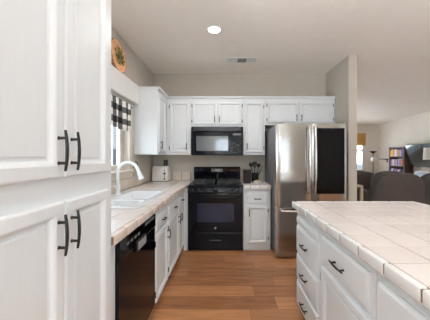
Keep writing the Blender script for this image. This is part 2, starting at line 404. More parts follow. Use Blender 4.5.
# ceiling downlights
def downlight(x, y, label, p=28):
    t = thing('recessed_ceiling_light', label, 'ceiling light', (x, y, CZ), group='recessed ceiling lights')
    mb = MB(); mb.lathe([(0.084, 0), (0.081, -0.006), (0.068, -0.008), (0.064, -0.004), (0.064, -0.001)], (x, y, CZ), 32, caps=False)
    mb.build('trim_ring', 'trim_white', t, smooth=True)
    mb = MB(); mb.lathe([(0.065, -0.001), (0.062, -0.0045), (0.04, -0.006)], (x, y, CZ), 32); mb.build('lens', 'lens_emit', t)
    l = bpy.data.lights.new('lamp', 'AREA'); l.shape = 'DISK'; l.size = 0.13; l.energy = p; l.color = (1, 0.98, 0.95)
    o = bpy.data.objects.new('lamp', l); C.objects.link(o); o.parent = t; o.location = (0, 0, -0.012)
downlight(-0.13, 2.52, 'lit round recessed ceiling light in front of the air vent', 9)
for x, y in ((-0.13, 0.5), (1.5, 0.9), (-0.13, -1.5), (1.6, -1.5), (3.5, -1.2)):  # unseen downlights added to light the kitchen evenly
    downlight(x, y, 'added unseen round recessed ceiling light on the camera side of the kitchen', 1.2)
# unseen bowl uplights added behind the viewpoint to brighten the ceiling
def bowl(x, y, label, p, nm):
    t = thing('added_bowl_uplight', label, 'added uplight', (x, y, CZ))
    mb = MB(); mb.lathe([(0.06, 0), (0.055, -0.02), (0.01, -0.03)], (x, y, CZ), 20); mb.build('ceiling_rose', 'chrome', t, smooth=True)
    mb = MB(); mb.tube([(x, y, CZ-0.02), (x, y, CZ-0.62)], 0.006, 8); mb.build('stem', 'chrome', t)
    mb = MB(); mb.lathe([(0.02, -0.70), (0.12, -0.68), (0.20, -0.62), (0.24, -0.54), (0.235, -0.54), (0.19, -0.61), (0.11, -0.665), (0.02, -0.68)], (x, y, CZ), 28); mb.build('bowl', 'lamp_fabric', t, smooth=True)
    l = bpy.data.lights.new(nm, 'AREA'); l.shape = 'DISK'; l.size = 0.36; l.energy = p; l.color = (0.88, 0.95, 1.0)
    o = bpy.data.objects.new(nm, l); C.objects.link(o); o.parent = t; o.location = (0, 0, -0.56); o.rotation_euler = (PI, 0, 0)
bowl(0.05, -0.15, 'added unseen white bowl uplight hanging high in the kitchen in front of the pantry', 96, 'uplight_nook')
bowl(2.9, -0.6, 'added unseen white bowl uplight hanging over the dining area', 35, 'uplight_dining')
# vent
t = thing('ceiling_vent', 'white rectangular ceiling air vent with slatted grilles', 'vent', (0.23, 3.31, CZ))
mb = MB(); mb.box((0.01, 3.22, CZ-0.008), (0.45, 3.40, CZ), 0.003); mb.build('frame', 'trim_white', t)
for i, (xa, xb, mm) in enumerate(((0.03, 0.155, 'grey_plastic'), (0.165, 0.295, 'vent_dark'), (0.305, 0.43, 'grey_plastic'))):
    mb = MB()
    mb.box((xa, 3.245, CZ-0.0095), (xb, 3.375, CZ-0.0075)); mb.build('grille', mm, t)
    mb = MB()
    for k in range(6):
        y = 3.256+k*0.0215
        mb.box((xa, y-0.0025, CZ-0.013), (xb, y+0.0025, CZ-0.0095))
    mb.build('slats', 'trim_white' if i != 1 else 'grey_plastic', t)

# ------------------------------------------------------------------ pantry
t = thing('pantry_cabinet', 'tall white pantry cabinet with four panelled doors filling the left edge', 'cabinet', (-0.91, 0.80, 0))
mb = MB(); mb.box((LW+0.001, 0.46, 0.10), (-0.570, 1.135, 2.25), 0.002); mb.box((LW+0.001, 0.46, 0.0), (-0.64, 1.135, 0.10))
mb.build('body', 'cabinet_white', t)
fr = face('E', -0.570)
g = 0.781
for a, b, hx, hg in ((0.478, g-0.0015, g-0.031, None), (g+0.0015, 1.082, g+0.031, None)):
    panel_door(fr, a, 1.240, b, 2.17, t, (hx, 1.330), hg, 0.115, fw=0.052)
    panel_door(fr, a, 0.14, b, 1.158, t, (hx, 1.052), hg, 0.115, fw=0.052)

# ------------------------------------------------------------------ left run
def base_cab(label, fr, u0, u1, depth_box, drawer=(0.685, 0.818), door=(0.105, 0.660), hside='r', hinge='l', group=None, dh=True, sink=False):
    loc = ((depth_box[0][0]+depth_box[1][0])/2, (depth_box[0][1]+depth_box[1][1])/2, 0)
    t = thing('base_cabinet', label, 'cabinet', loc, group)
    mb = MB(); (xa, ya), (xb, yb) = depth_box
    if sink:   # open box under the sink bowls
        mb.box((xa, ya, 0.095), (xb, yb, 0.70), 0.0015); mb.box((-0.655, ya, 0.70), (xb, yb, 0.868), 0.0015); mb.box((xa, ya, 0.70), (-1.18, yb, 0.868), 0.0015)
    else: mb.box((xa, ya, 0.095), (xb, yb, 0.868), 0.0015)
    # toe kick set back from the face
    d = 0.06; v = fr @ Vector((0, 0, 1)) - fr @ Vector((0, 0, 0))
    if v.x > 0.5: mb.box((xa, ya, 0), (xb-d, yb, 0.095))
    elif v.x < -0.5: mb.box((xa+d, ya, 0), (xb, yb, 0.095))
    else: mb.box((xa, ya+0.015, 0), (xb, yb, 0.095))
    mb.build('body', 'cabinet_white', t)
    if drawer: slab_drawer(fr, u0, drawer[0], u1, drawer[1], t, dh, 0.085)
    if door:
        hu = u1-0.03 if hside == 'r' else u0+0.03
        panel_door(fr, u0, door[0], u1, door[1], t, (hu, door[1]-0.10), hinge, 0.085, fw=min(0.045, (u1-u0)*0.18))
    return t
fr = face('E', -0.590)
grp = None
base_cab('white base cabinet with one drawer and door right after the black dishwasher', fr, 1.875, 2.250, ((LW+0.001, 1.850), (-0.590, 2.274)), sink=True)
base_cab('white base cabinet under the sink, middle of the three between dishwasher and stove', fr, 2.300, 2.760, ((LW+0.001, 2.276), (-0.590, 2.784)), sink=True)
base_cab('narrow white base cabinet in the corner beside the stove', fr, 2.81, 3.09, ((LW+0.001, 2.786), (-0.590, 3.855)), hside='l', hinge='r')
# filler facing stove: corner cabinet return
mb = MB(); mb.box((-0.589, 3.19, 0.0), (-0.535, 3.855, 0.868), 0.001)
tag(mb.build('cabinet_filler', 'cabinet_white'), 'narrow white filler panel between corner cabinet and stove', 'cabinet panel')

# dishwasher
t = thing('dishwasher', 'black built-in dishwasher under the left counter beside the pantry', 'dishwasher', (-0.9, 1.53, 0))
mb = MB(); mb.box((LW+0.02, 1.217, 0.10), (-0.600, 1.70, 0.860)); mb.box((LW+0.02, 1.70, 0.10), (-0.600, 1.845, 0.70)); mb.box((LW+0.02, 1.215, 0.0), (-0.68, 1.845, 0.10)); mb.build('body', 'dark_plastic', t)
mb = MB(); mb.box((-0.600, 1.217, 0.115), (-0.573, 1.843, 0.745), 0.004, 2); mb.build('door', 'black_gloss', t)
mb = MB(); mb.box((-0.600, 1.217, 0.750), (-0.568, 1.843, 0.862), 0.005, 2); pn = mb.build('control_panel', 'black_gloss', t)
mb = MB(); mb.box((-0.568, 1.60, 0.822), (-0.5665, 1.80, 0.845)); mb.build('display_strip', 'panel_grey', pn)
for k in range(4):
    mb = MB(); mb.box((-0.568, 1.30+k*0.055, 0.800), (-0.5655, 1.335+k*0.055, 0.818), 0.001); mb.build('button', 'panel_grey', pn)
mb = MB(); mb.box((-0.573, 1.44, 0.705), (-0.558, 1.60, 0.775), 0.006, 2); hd = mb.build('handle', 'dark_plastic', t)
mb = MB(); mb.box((-0.558, 1.45, 0.715), (-0.556, 1.59, 0.765), 0.001); mb.build('latch_plate', 'grey_plastic', hd)
mb = MB(); mb.box((LW+0.001, 1.136, 0.0), (-0.590, 1.214, 0.868), 0.0015)
tag(mb.build('cabinet_filler', 'cabinet_white'), 'narrow white filler panel between pantry and dishwasher', 'cabinet panel')

# ------------------------------------------------------------------ tiled counters
PT = 0.155; GR = 0.006
def grid_tiles(mb, x0, x1, y0, y1, z0, z1, ox, oy, skip=None):
    nx0 = math.floor((x0-ox)/PT); nx1 = math.ceil((x1-ox)/PT); ny0 = math.floor((y0-oy)/PT); ny1 = math.ceil((y1-oy)/PT)
    for i in range(nx0, nx1):
        for j in range(ny0, ny1):
            a = max(x0, ox+i*PT+GR/2); b = min(x1, ox+(i+1)*PT-GR/2); c = max(y0, oy+j*PT+GR/2); d = min(y1, oy+(j+1)*PT-GR/2)
            if b-a < 0.01 or d-c < 0.01: continue
            rects = [(a, b, c, d)]
            if skip:
                sx0, sx1, sy0, sy1 = skip; out = []
                if a < sx1 and b > sx0 and c < sy1 and d > sy0:
                    if a < sx0: out.append((a, sx0, c, d))
                    if b > sx1: out.append((sx1, b, c, d))
                    if c < sy0: out.append((max(a, sx0), min(b, sx1), c, sy0))
                    if d > sy1: out.append((max(a, sx0), min(b, sx1), sy1, d))
                    rects = out
            for a2, b2, c2, d2 in rects:
                if b2-a2 > 0.006 and d2-c2 > 0.006: mb.box((a2, c2, z0), (b2, d2, z1), 0.0025, 2)
CT = 0.912; ZE = 0.862
# left counter
t = thing('countertop', 'long tiled countertop with white sink along the left wall', 'countertop', (-0.9, 2.5, 0.87))
EX = -0.556; Y0, Y1 = 1.137, 3.858
SK = (-1.150, -0.685, 1.735, 2.600)   # sink hole
mb = MB()
for a in (((LW+0.001, Y0, 0.869), (SK[0], Y1, 0.907)), ((SK[1], Y0, 0.869), (EX-0.006, 3.17, 0.907)), ((SK[0], Y0, 0.869), (SK[1], SK[2], 0.907)),
          ((SK[0], SK[3], 0.869), (SK[1], Y1, 0.907)), ((SK[1], 3.17, 0.869), (-0.537, Y1, 0.907))):
    mb.box(*a)
mb.build('grout_bed', 'grout_pale', t)
mb = MB(); grid_tiles(mb, LW+0.012, EX-0.033, Y0, Y1-0.012, 0.9065, CT, EX-0.033, Y0, SK)
grid_tiles(mb, EX-0.030, -0.538, 3.175, Y1-0.012, 0.9065, CT, -0.74, Y0)
mb.build('tile_surface', 'tile_top', t)
mb = MB(); y = Y0
while y < 3.17:
    mb.box((EX-0.030, y+0.004, ZE), (EX, min(y+PT, 3.172)-0.004, CT+0.003), 0.007, 3); y += PT
mb.build('edge_tiles', 'tile_edge_warm', t, smooth=True)
mb = MB()
y = 1.137
while y < Y1-0.02:
    if y+PT > 1.137: mb.box((LW+0.001, y+0.0055, CT), (LW+0.012, min(y+PT, Y1-0.012)-0.0055, CT+(0.145 if y > 2.87 else 0.127)), 0.002)
    y += PT
x = LW+0.012
while x < -0.54:
    mb.box((x+0.005, Y1-0.011, CT), (min(x+PT, -0.535)-0.005, Y1+0.001, CT+0.145), 0.002); x += PT
mb.build('backsplash_tiles', 'tile_splash', t)
mb = MB(); mb.box((LW+0.0005, Y0, CT), (LW+0.008, Y1, CT+0.125)); mb.box((LW+0.012, Y1-0.007, CT), (-0.536, Y1+0.001, CT+0.143)); mb.build('backsplash_grout', 'grout_pale', t)
# counter right of stove
RX0, RX1 = 0.242, 0.632
t = thing('countertop', 'short tiled countertop between stove and refrigerator', 'countertop', (0.44, 3.5, 0.87))
mb = MB(); mb.box((RX0, 3.150, 0.869), (RX1-0.004, Y1, 0.907)); mb.build('grout_bed', 'grout', t)
mb = MB(); grid_tiles(mb, RX0+0.002, RX1-0.005, 3.172, Y1-0.012, 0.9065, CT, RX0+0.03, 3.172); mb.build('tile_surface', 'tile_top', t)
mb = MB(); x = RX0-0.002
for k, L in enumerate((0.10, 0.13, 0.155)):
    mb.box((x+0.004, 3.140, ZE), (x+L-0.004, 3.170, CT+0.003), 0.007, 3); x += L
mb.build('edge_tiles', 'tile_edge', t, smooth=True)
mb = MB(); x = RX0
while x < RX1-0.02:
    mb.box((x+0.005, Y1-0.011, CT), (min(x+PT, RX1)-0.005, Y1+0.001, CT+0.145), 0.002); x += PT
mb.build('backsplash_tiles', 'tile_splash', t)
fr = face('S', 3.190)
base_cab('small white base cabinet with drawer and door between stove and refrigerator', fr, 0.292, 0.583, ((0.243, 3.190), (0.622, 3.855)),
         hside='l', hinge='r', drawer=(0.655, 0.795), door=(0.100, 0.630))

# ------------------------------------------------------------------ sink
def rrect(x0, x1, y0, y1, r, z, n=5):
    pts = []
    for cx, cy, a0 in ((x1-r, y1-r, 0), (x0+r, y1-r, 90), (x0+r, y0+r, 180), (x1-r, y0+r, 270)):
        for k in range(n+1):
            a = math.radians(a0+90*k/n); pts.append((cx+r*math.cos(a), cy+r*math.sin(a), z))
    return pts
t = thing('kitchen_sink', 'white double bowl drop-in sink set into the tiled counter', 'sink', (-0.92, 2.17, 0.91))
zt = CT+0.012
mb = MB()
bowls = ((-1.045, -0.712, 1.790, 2.035), (-1.045, -0.712, 2.075, 2.560))
halves = ((-1.165, -0.668, 1.72, 2.055), (-1.165, -0.668, 2.055, 2.615))
for (bx0, bx1, by0, by1), (hx0, hx1, hy0, hy1) in zip(bowls, halves):
    mb.loft([rrect(hx0, hx1, hy0, hy1, 0.0008, CT+0.001), rrect(hx0+0.001, hx1-0.001, hy0, hy1, 0.0008, zt-0.003),
             rrect(hx0+0.006, hx1-0.006, hy0+(0.006 if hy0 < 2 else 0), hy1-(0.006 if hy1 > 2.1 else 0), 0.0008, zt), rrect(bx0, bx1, by0, by1, 0.05, zt),
             rrect(bx0+0.006, bx1-0.006, by0+0.006, by1-0.006, 0.05, zt-0.008), rrect(bx0+0.02, bx1-0.02, by0+0.02, by1-0.02, 0.05, zt-0.16),
             rrect(bx0+0.05, bx1-0.05, by0+0.05, by1-0.05, 0.04, zt-0.18)], cap0=False, cap1=True)
mb.build('basin', 'enamel_white', t)
for (bx0, bx1, by0, by1) in bowls:
    mb = MB(); mb.lathe([(0.04, 0), (0.038, 0.004), (0.02, 0.002)], ((bx0+bx1)/2, (by0+by1)/2, zt-0.18), 20); mb.build('drain', 'chrome', t, smooth=True)
# faucet
t = thing('kitchen_faucet', 'white gooseneck pull-down faucet standing behind the sink', 'faucet', (-1.105, 2.33, zt))
mb = MB(); fx, fy = -1.105, 2.33
mb.lathe([(0.032, 0), (0.032, 0.006), (0.026, 0.012), (0.022, 0.05), (0.024, 0.09), (0.018, 0.10)], (fx, fy, zt), 20); mb.build('base', 'enamel_white', t, smooth=True)
mb = MB(); R = 0.112; hz = zt+0.215
pts = [(fx, fy, zt+0.09), (fx, fy, hz-0.05)]
for k in range(15):
    a = PI - (PI*0.90)*k/14; pts.append((fx+R+R*math.cos(a), fy-0.03*k/14, hz+R*math.sin(a)))
mb.tube(pts, 0.0165, 14); mb.build('neck', 'enamel_white', t, smooth=True)
e = Vector(pts[-1]); d = (Vector(pts[-1])-Vector(pts[-2])).normalized()
mb = MB(); mb.tube([e, e+d*0.03, e+d*0.085, e+d*0.1], [0.017, 0.021, 0.029, 0.027], 14); mb.build('spray_head', 'enamel_white', t, smooth=True)
mb = MB(); mb.tube([(fx, fy, zt+0.065), (fx+0.005, fy-0.045, zt+0.07), (fx+0.01, fy-0.10, zt+0.10)], [0.012, 0.008, 0.006], 10); mb.build('lever', 'enamel_white', t, smooth=True)

# ------------------------------------------------------------------ wall cabinets
CB, CTP = 1.34, 2.236
def crown(mb, pts_boxes):
    for a, b in pts_boxes: mb.box(a, b, 0.004, 2)
# left wall cabinet
t = thing('wall_cabinet', 'white wall cabinet on the left wall with its plain side facing the room', 'cabinet', (-1.06, 3.3, CB))
mb = MB(); mb.box((LW+0.001, 3.06, CB), (-0.919, 3.855, CTP-0.001), 0.0015); mb.build('body', 'cabinet_white', t)
mb = MB(); mb.box((LW+0.001, 3.048, CTP-0.022), (-0.885, 3.515, CTP+0.014), 0.005, 2); mb.build('crown', 'cabinet_white', t)
fr = face('E', -0.919)
panel_door(fr, 3.09, 1.375, 3.44, 2.160, t, (3.125, 1.47), 'r', 0.10)
FY = 3.54
fr = face('S', FY)
def wcab(label, x0, x1, z0, doors, hs, x_open=0):
    t = thing('wall_cabinet', label, 'cabinet', ((x0+x1)/2, 3.7, z0))
    mb = MB(); mb.box((x0+0.0005, FY, z0), (x1-0.0005, 3.855, CTP-0.001), 0.0015); mb.build('body', 'cabinet_white', t)
    mb = MB(); mb.box((x0, FY-0.026, CTP-0.020), (x1, FY+0.006, CTP+0.002), 0.005, 2); mb.box((x0, FY-0.014, CTP+0.000), (x1, 3.855, CTP+0.010), 0.002); mb.build('crown', 'cabinet_white', t)
    for (a, b, za, zb, hu, hz, hg) in doors:
        panel_door(fr, a, za, b, zb, t, (hu, hz), hg, 0.085, fw=0.04)
    return t
wcab('tall narrow white wall cabinet left of the microwave, in the corner', -0.917, -0.545, CB, [(-0.872, -0.575, 1.375, 2.156, -0.605, 1.47, 'l')], 0)
wcab('short white double-door wall cabinet directly above the microwave', -0.543, 0.268, 1.772, [(-0.522, -0.148, 1.805, 2.156, -0.175, 1.885, 'l'), (-0.130, 0.245, 1.805, 2.156, -0.103, 1.885, 'r')], 0)
wcab('tall narrow white wall cabinet between microwave and refrigerator', 0.270, 0.606, CB, [(0.298, 0.580, 1.375, 2.156, 0.326, 1.47, 'r')], 0)
wcab('short white double-door wall cabinet above the refrigerator', 0.608, 1.690, 1.80, [(0.640, 1.118, 1.835, 2.156, 1.088, 1.91, 'l'), (1.135, 1.655, 1.835, 2.156, 1.165, 1.91, 'r')], 0)

# ------------------------------------------------------------------ microwave
MX0, MX1, MZ0, MZ1, MY = -0.520, 0.252, 1.332, 1.768, 3.46
t = thing('microwave_oven', 'black over-the-range microwave mounted above the stove', 'microwave', (-0.13, 3.65, MZ0))
mb = MB(); mb.box((MX0, MY+0.03, MZ0), (MX1, 3.855, MZ1), 0.003); mb.build('body', 'black_enamel', t)
mb = MB(); mb.box((MX0, MY, MZ1-0.075), (MX1, MY+0.03, MZ1), 0.004, 2); vg = mb.build('vent_grille', 'black_enamel', t)
for k in range(3):
    mb = MB(); mb.box((MX0+0.02, MY-0.002, MZ1-0.02-k*0.018), (MX1-0.02, MY, MZ1-0.014-k*0.018)); mb.build('slat', 'panel_grey', vg)
mb = MB(); mb.box((MX0, MY-0.006, MZ0+0.004), (0.075, MY+0.03, MZ1-0.079), 0.006, 2); dr = mb.build('door', 'black_gloss', t)
mb = MB(); mb.box((MX0+0.07, MY-0.0085, MZ0+0.07), (0.03, MY-0.0055, MZ1-0.145), 0.001); mb.build('window', 'mesh_window', dr)
mb = MB(); mb.box((0.078, MY-0.004, MZ0+0.004), (MX1, MY+0.03, MZ1-0.079), 0.005, 2); cp = mb.build('control_panel', 'black_gloss', t)
mb = MB(); mb.box((0.105, MY-0.0055, MZ1-0.135), (0.23, MY-0.0035, MZ1-0.105)); mb.build('display', 'panel_grey', cp)
for i in range(3):
    for j in range(4):
        mb = MB(); mb.box((0.105+i*0.045, MY-0.0055, MZ0+0.05+j*0.045), (0.138+i*0.045, MY-0.0035, MZ0+0.075+j*0.045)); mb.build('button', 'dark_plastic', cp)
mb = MB(); mb.tube([(0.052, MY-0.006, MZ0+0.05), (0.052, MY-0.035, MZ0+0.065), (0.052, MY-0.04, MZ0+0.18), (0.052, MY-0.035, MZ1-0.14), (0.052, MY-0.006, MZ1-0.125)], 0.009, 10)
mb.build('handle', 'black_gloss', t, smooth=True)

# ------------------------------------------------------------------ range
t = thing('gas_stove', 'black freestanding gas stove with oven between the counters', 'stove', (-0.148, 3.5, 0))
X0, X1, YF = -0.530, 0.235, 3.172
mb = MB(); mb.box((X0, YF, 0.03), (X1, 3.80, 0.895), 0.003)
for x in (X0+0.05, X1-0.05):
    for y in (YF+0.06, 3.75): mb.lathe([(0.018, 0), (0.018, 0.035)], (x, y, 0), 12)
mb.build('body', 'black_enamel', t)
mb = MB(); mb.box((X0-0.004, YF-0.022, 0.893), (X1+0.004, 3.775, 0.915), 0.006, 2); mb.build('cooktop', 'black_gloss', t)
mb = MB()   # sloping control strip
pf = [(YF, 0.800), (YF-0.022, 0.803), (YF-0.040, 0.820), (YF-0.034, 0.885), (YF-0.022, 0.893), (YF, 0.893)]
mb.loft([[(X0, y, z) for y, z in pf], [(X1, y, z) for y, z in pf]]); cp = mb.build('control_panel', 'black_enamel', t)
for x in (-0.46, -0.385, -0.148, 0.09, 0.165):
    mb = MB(); mb.lathe([(0.020, 0), (0.020, -0.008), (0.015, -0.012), (0.014, -0.028), (0.012, -0.030)], (x, YF-0.036, 0.853), 16, 'Y')
    mb.box((x-0.0025, YF-0.070, 0.840), (x+0.0025, YF-0.064, 0.868)); mb.build('knob', 'dark_plastic', cp, smooth=True)
mb = MB(); mb.box((X0+0.002, YF-0.020, 0.270), (X1-0.002, YF, 0.795), 0.006, 2); dr = mb.build('oven_door', 'black_gloss', t)
mb = MB(); mb.box((X0+0.125, YF-0.0225, 0.405), (X1-0.125, YF-0.0195, 0.665), 0.001); mb.build('window', 'oven_window', dr)
mb = MB(); mb.tube([(X0+0.05, YF-0.018, 0.745), (X0+0.055, YF-0.055, 0.752), (X0+0.09, YF-0.062, 0.755), (X1-0.09, YF-0.062, 0.755), (X1-0.055, YF-0.055, 0.752), (X1-0.05, YF-0.018, 0.745)], 0.012, 10)
mb.build('handle', 'black_gloss', dr, smooth=True)
mb = MB(); mb.lathe([(0.013, 0), (0.013, -0.002), (0.010, -0.0025)], (-0.148, YF-0.0198, 0.320), 20, 'Y'); mb.build('emblem', 'chrome', dr)
mb = MB(); mb.box((X0+0.002, YF-0.020, 0.018), (X1-0.002, YF, 0.262), 0.006, 2); dw = mb.build('drawer', 'black_gloss', t)
mb = MB(); mb.box((-0.23, YF-0.030, 0.150), (-0.066, YF-0.0195, 0.160), 0.004, 2); mb.build('handle', 'panel_grey', dw)
# backguard
mb = MB(); pf = [(3.770, 0.895), (3.755, 1.03), (3.770, 1.045), (3.765, 1.12), (3.785, 1.142), (3.850, 1.142), (3.850, 0.895)]
mb.loft([[(X0, y, z) for y, z in pf], [(X1, y, z) for y, z in pf]]); bgd = mb.build('backguard', 'black_gloss', t)
mb = MB(); mb.box((-0.24, 3.762, 1.058), (-0.05, 3.7675, 1.112), 0.001); mb.build('display', 'panel_grey', bgd)
mb = MB()
for k, x in enumerate((-0.165, -0.150, -0.130, -0.115)):   # small clock digits
    mb.box((x-0.004, 3.7605, 1.078), (x+0.004, 3.7622, 1.082)); mb.box((x-0.004, 3.7605, 1.096), (x+0.004, 3.7622, 1.100)); mb.box((x+0.002, 3.7605, 1.078), (x+0.004, 3.7622, 1.100)); mb.box((x-0.004, 3.7605, 1.078), (x-0.002, 3.7622, 1.100))
mb.build('clock_digits', 'plastic_white', bgd)
for k in range(6):
    mb = MB(); xx = -0.45+k*0.03 if k < 3 else 0.06+(k-3)*0.03
    mb.box((xx, 3.7620, 1.075), (xx+0.018, 3.7675, 1.092), 0.001); mb.build('button', 'dark_plastic', bgd)
# burners and grates
for i, x in enumerate((-0.34, 0.045)):
    for y in (3.33, 3.60):
        mb = MB(); mb.lathe([(0.045, 0), (0.045, 0.008), (0.032, 0.010), (0.032, 0.018), (0.02, 0.021)], (x, y, 0.914), 20); mb.build('burner', 'cast_iron', t, smooth=True)
    mb = MB(); a, b = x-0.165, x+0.165
    z = 0.940
    for yy in (3.205, 3.465, 3.73): mb.box((a, yy-0.007, z-0.006), (b, yy+0.007, z+0.006), 0.003)
    for xx in (a+0.006, b-0.006): mb.box((xx-0.006, 3.205, z-0.006), (xx+0.006, 3.73, z+0.006), 0.003)
    for yc in (3.33, 3.60):
        mb.box((x-0.006, yc-0.12, z-0.004), (x+0.006, yc-0.03, z+0.009)); mb.box((x-0.006, yc+0.03, z-0.004), (x+0.006, yc+0.12, z+0.009))
        mb.box((a, yc-0.006, z-0.004), (x-0.03, yc+0.006, z+0.009)); mb.box((x+0.03, yc-0.006, z-0.004), (b, yc+0.006, z+0.009))
    for xx in (a+0.006, b-0.006):
        for yy in (3.205, 3.465, 3.73): mb.box((xx-0.007, yy-0.007, 0.914), (xx+0.007, yy+0.007, z))
    mb.build('grate', 'cast_iron', t)

# ------------------------------------------------------------------ refrigerator
FX0, FX1, FYF = 0.643, 1.548, 2.92
t = thing('refrigerator', 'stainless french door refrigerator with black glass panel in right door', 'refrigerator', (1.10, 3.4, 0))
mb = MB(); mb.box((FX0+0.005, FYF+0.075, 0.03), (FX1-0.005, 3.80, 1.725), 0.004)
for x in (FX0+0.08, FX1-0.08):
    for y in (FYF+0.14, 3.7): mb.lathe([(0.025, 0), (0.025, 0.035)], (x, y, 0), 12)
mb.build('body', 'steel_side', t)
def fdoor(x0, x1, z0, z1, name, bulge=0.010, par=None):
    mb = MB(); n = 12; prof = []
    for k in range(n+1):
        s = k/n; x = x0+(x1-x0)*s; y = FYF - bulge*(1-(2*s-1)**2)
        if k in (0, n): y += 0.010
        prof.append((x, y))
    prof = [(x0, FYF+0.068)]+prof+[(x1, FYF+0.068)]
    rings = [[(x, y, z0) for x, y in prof], [(x, y, z1) for x, y in prof]]
    mb.loft(rings); return mb.build(name, 'stainless', t, smooth=True)
mid = (FX0+FX1)/2
ZS = 0.685
ld = fdoor(FX0, mid-0.003, ZS+0.006, 1.735, 'left_door')
rd = fdoor(mid+0.003, FX1, ZS+0.006, 1.735, 'right_door')
mb = MB(); mb.box((mid+0.055, FYF-0.0135, 0.835), (FX1-0.035, FYF-0.005, 1.675), 0.003); mb.build('glass_panel', 'black_glass', rd)
fz = fdoor(FX0, FX1, 0.030, ZS, 'freezer_drawer', 0.012)
def bow(x, z0, z1, par):
    mb = MB(); pts = [(x, FYF-0.004, z0+0.02), (x, FYF-0.045, z0)]
    for k in range(9):
        s = k/8; pts.append((x, FYF-0.050-0.018*math.sin(PI*s), z0+0.03+(z1-z0-0.06)*s))
    pts += [(x, FYF-0.045, z1), (x, FYF-0.004, z1-0.02)]
    mb.tube(pts, 0.0135, 10); mb.build('handle', 'chrome', par, smooth=True)
bow(mid-0.040, 0.84, 1.70, ld); bow(mid+0.032, 0.84, 1.70, rd)
mb = MB(); pts = [(FX0+0.05, FYF-0.004, 0.62), (FX0+0.055, FYF-0.05, 0.625)]+[(FX0+0.08+(FX1-FX0-0.16)*k/6, FYF-0.060-0.01*math.sin(PI*k/6), 0.625) for k in range(7)]+[(FX1-0.055, FYF-0.05, 0.625), (FX1-0.05, FYF-0.004, 0.62)]
mb.tube(pts, 0.012, 10); mb.build('handle', 'chrome', fz, smooth=True)
for x in (FX0+0.06, FX1-0.06):
    mb = MB(); mb.box((x-0.04, FYF+0.01, 1.735), (x+0.04, FYF+0.12, 1.752), 0.004); mb.build('hinge_cover', 'steel_side', t)

# ------------------------------------------------------------------ island
IX, IXR, IY0, IY1 = 0.585, 1.670, -0.35, 2.030
fr = face('W', 0.622)
BX = (0.622, 1.45)
def icab(label, y0, y1):
    t = thing('island_cabinet', label, 'cabinet', ((BX[0]+BX[1])/2, (y0+y1)/2, 0))
    mb = MB(); mb.box((BX[0], y0+0.0005, 0.045), (BX[1], y1-0.0005, 0.868), 0.0015); mb.box((BX[0]+0.06, y0+0.0005, 0), (BX[1]-0.02, y1-0.0005, 0.045)); mb.build('body', 'cabinet_white', t)
    return t
t = icab('white island cabinet with three stacked drawers nearest the refrigerator', 1.485, 1.985)
slab_drawer(fr, 1.51, 0.745, 1.965, 0.805, t, False, name='cutting_board')
slab_drawer(fr, 1.51, 0.505, 1.965, 0.728, t, True, 0.115)
slab_drawer(fr, 1.51, 0.280, 1.965, 0.485, t, True, 0.115)
slab_drawer(fr, 1.51, 0.055, 1.965, 0.260, t, True, 0.115)
t = icab('white island cabinet with one wide drawer above a door, middle of the island', 0.945, 1.483)
slab_drawer(fr, 0.97, 0.640, 1.455, 0.815, t, True, 0.125)
panel_door(fr, 0.97, 0.075, 1.455, 0.612, t, (1.0, 0.5), 'r', 0.1, fw=0.05)
t = icab('white island cabinet at the near end closest to the viewer', 0.30, 0.943)
slab_drawer(fr, 0.33, 0.640, 0.918, 0.815, t, True, 0.125)
panel_door(fr, 0.33, 0.075, 0.918, 0.612, t, (0.36, 0.5), 'r', 0.1, fw=0.05)
t = thing('island_countertop', 'large pale tiled island countertop in the right foreground', 'countertop', (1.12, 0.9, 0.87))
mb = MB(); mb.box((IX+0.006, IY0+0.006, 0.869), (IXR-0.006, IY1-0.006, 0.908)); mb.build('grout_bed', 'grout', t)
PT = 0.165; OY = 0.853-PT*8

mb = MB(); grid_tiles(mb, IX+0.034, IXR-0.034, IY0+0.034, IY1-0.034, 0.9065, CT, IX+0.033, OY); mb.build('tile_surface', 'tile_top', t)
mb = MB()
y = OY
while y < IY1-0.02:
    a, b = max(IY0+0.002, y+0.004), min(IY1-0.0, y+PT-0.004)
    if y+PT > IY1-0.04: b = IY1
    if b-a > 0.01:
        mb.box((IX, a, ZE), (IX+0.031, b, CT+0.003), 0.008, 3); mb.box((IXR-0.031, a, ZE), (IXR, b, CT+0.003), 0.009, 3)
    y += PT
    if b == IY1: break
x = IX+0.033
while x < IXR-0.04:
    b = min(x+PT, IXR-0.033)
    for yy in (IY1-0.031, IY0): mb.box((x+GR/2, yy, ZE), (b-GR/2, yy+0.031, CT+0.003), 0.009, 3)
    x += PT
mb.build('edge_tiles', 'tile_edge', t, smooth=True)
# dining side support panel
mb = MB(); mb.box((0.640, -0.31, 0), (1.43, 0.299, 0.868), 0.002); tag(mb.build('island_end_panel', 'cabinet_white'), 'plain white end block of the island below the near edge', 'cabinet panel')

# ------------------------------------------------------------------ window dressing, ledge, plate
mb = MB(); mb.box((LW+0.001, 1.137, 2.010), (-1.165, 3.047, 2.250), 0.002)
tag(mb.build('window_cornice', 'trim_white'), 'white boxed ledge above the kitchen window', 'ledge')
t = thing('decorative_plate', 'round wooden plate with dried greenery leaning on the wall above the window ledge', 'plate', (-1.19, 2.54, 2.25))
tilt = Matrix.Translation((-1.186, 2.54, 2.251)) @ Matrix.Rotation(math.radians(-4.5), 4, 'Y')
mb = MB(tilt); R = 0.18
mb.lathe([(R, -0.002), (R, 0.008), (R-0.006, 0.010), (R-0.030, 0.006), (R-0.036, 0.003), (0.02, 0.002)], (0, 0, R), 48, 'X'); 
mb.build('dish', 'plate_wood', t, smooth=True)
mb = MB(tilt)
mb.lathe([(R-0.001, 0.008), (R-0.004, 0.0115), (R-0.007, 0.009)], (0, 0, R), 48, 'X', caps=False); mb.build('rim', 'wood_dark', t, smooth=True)
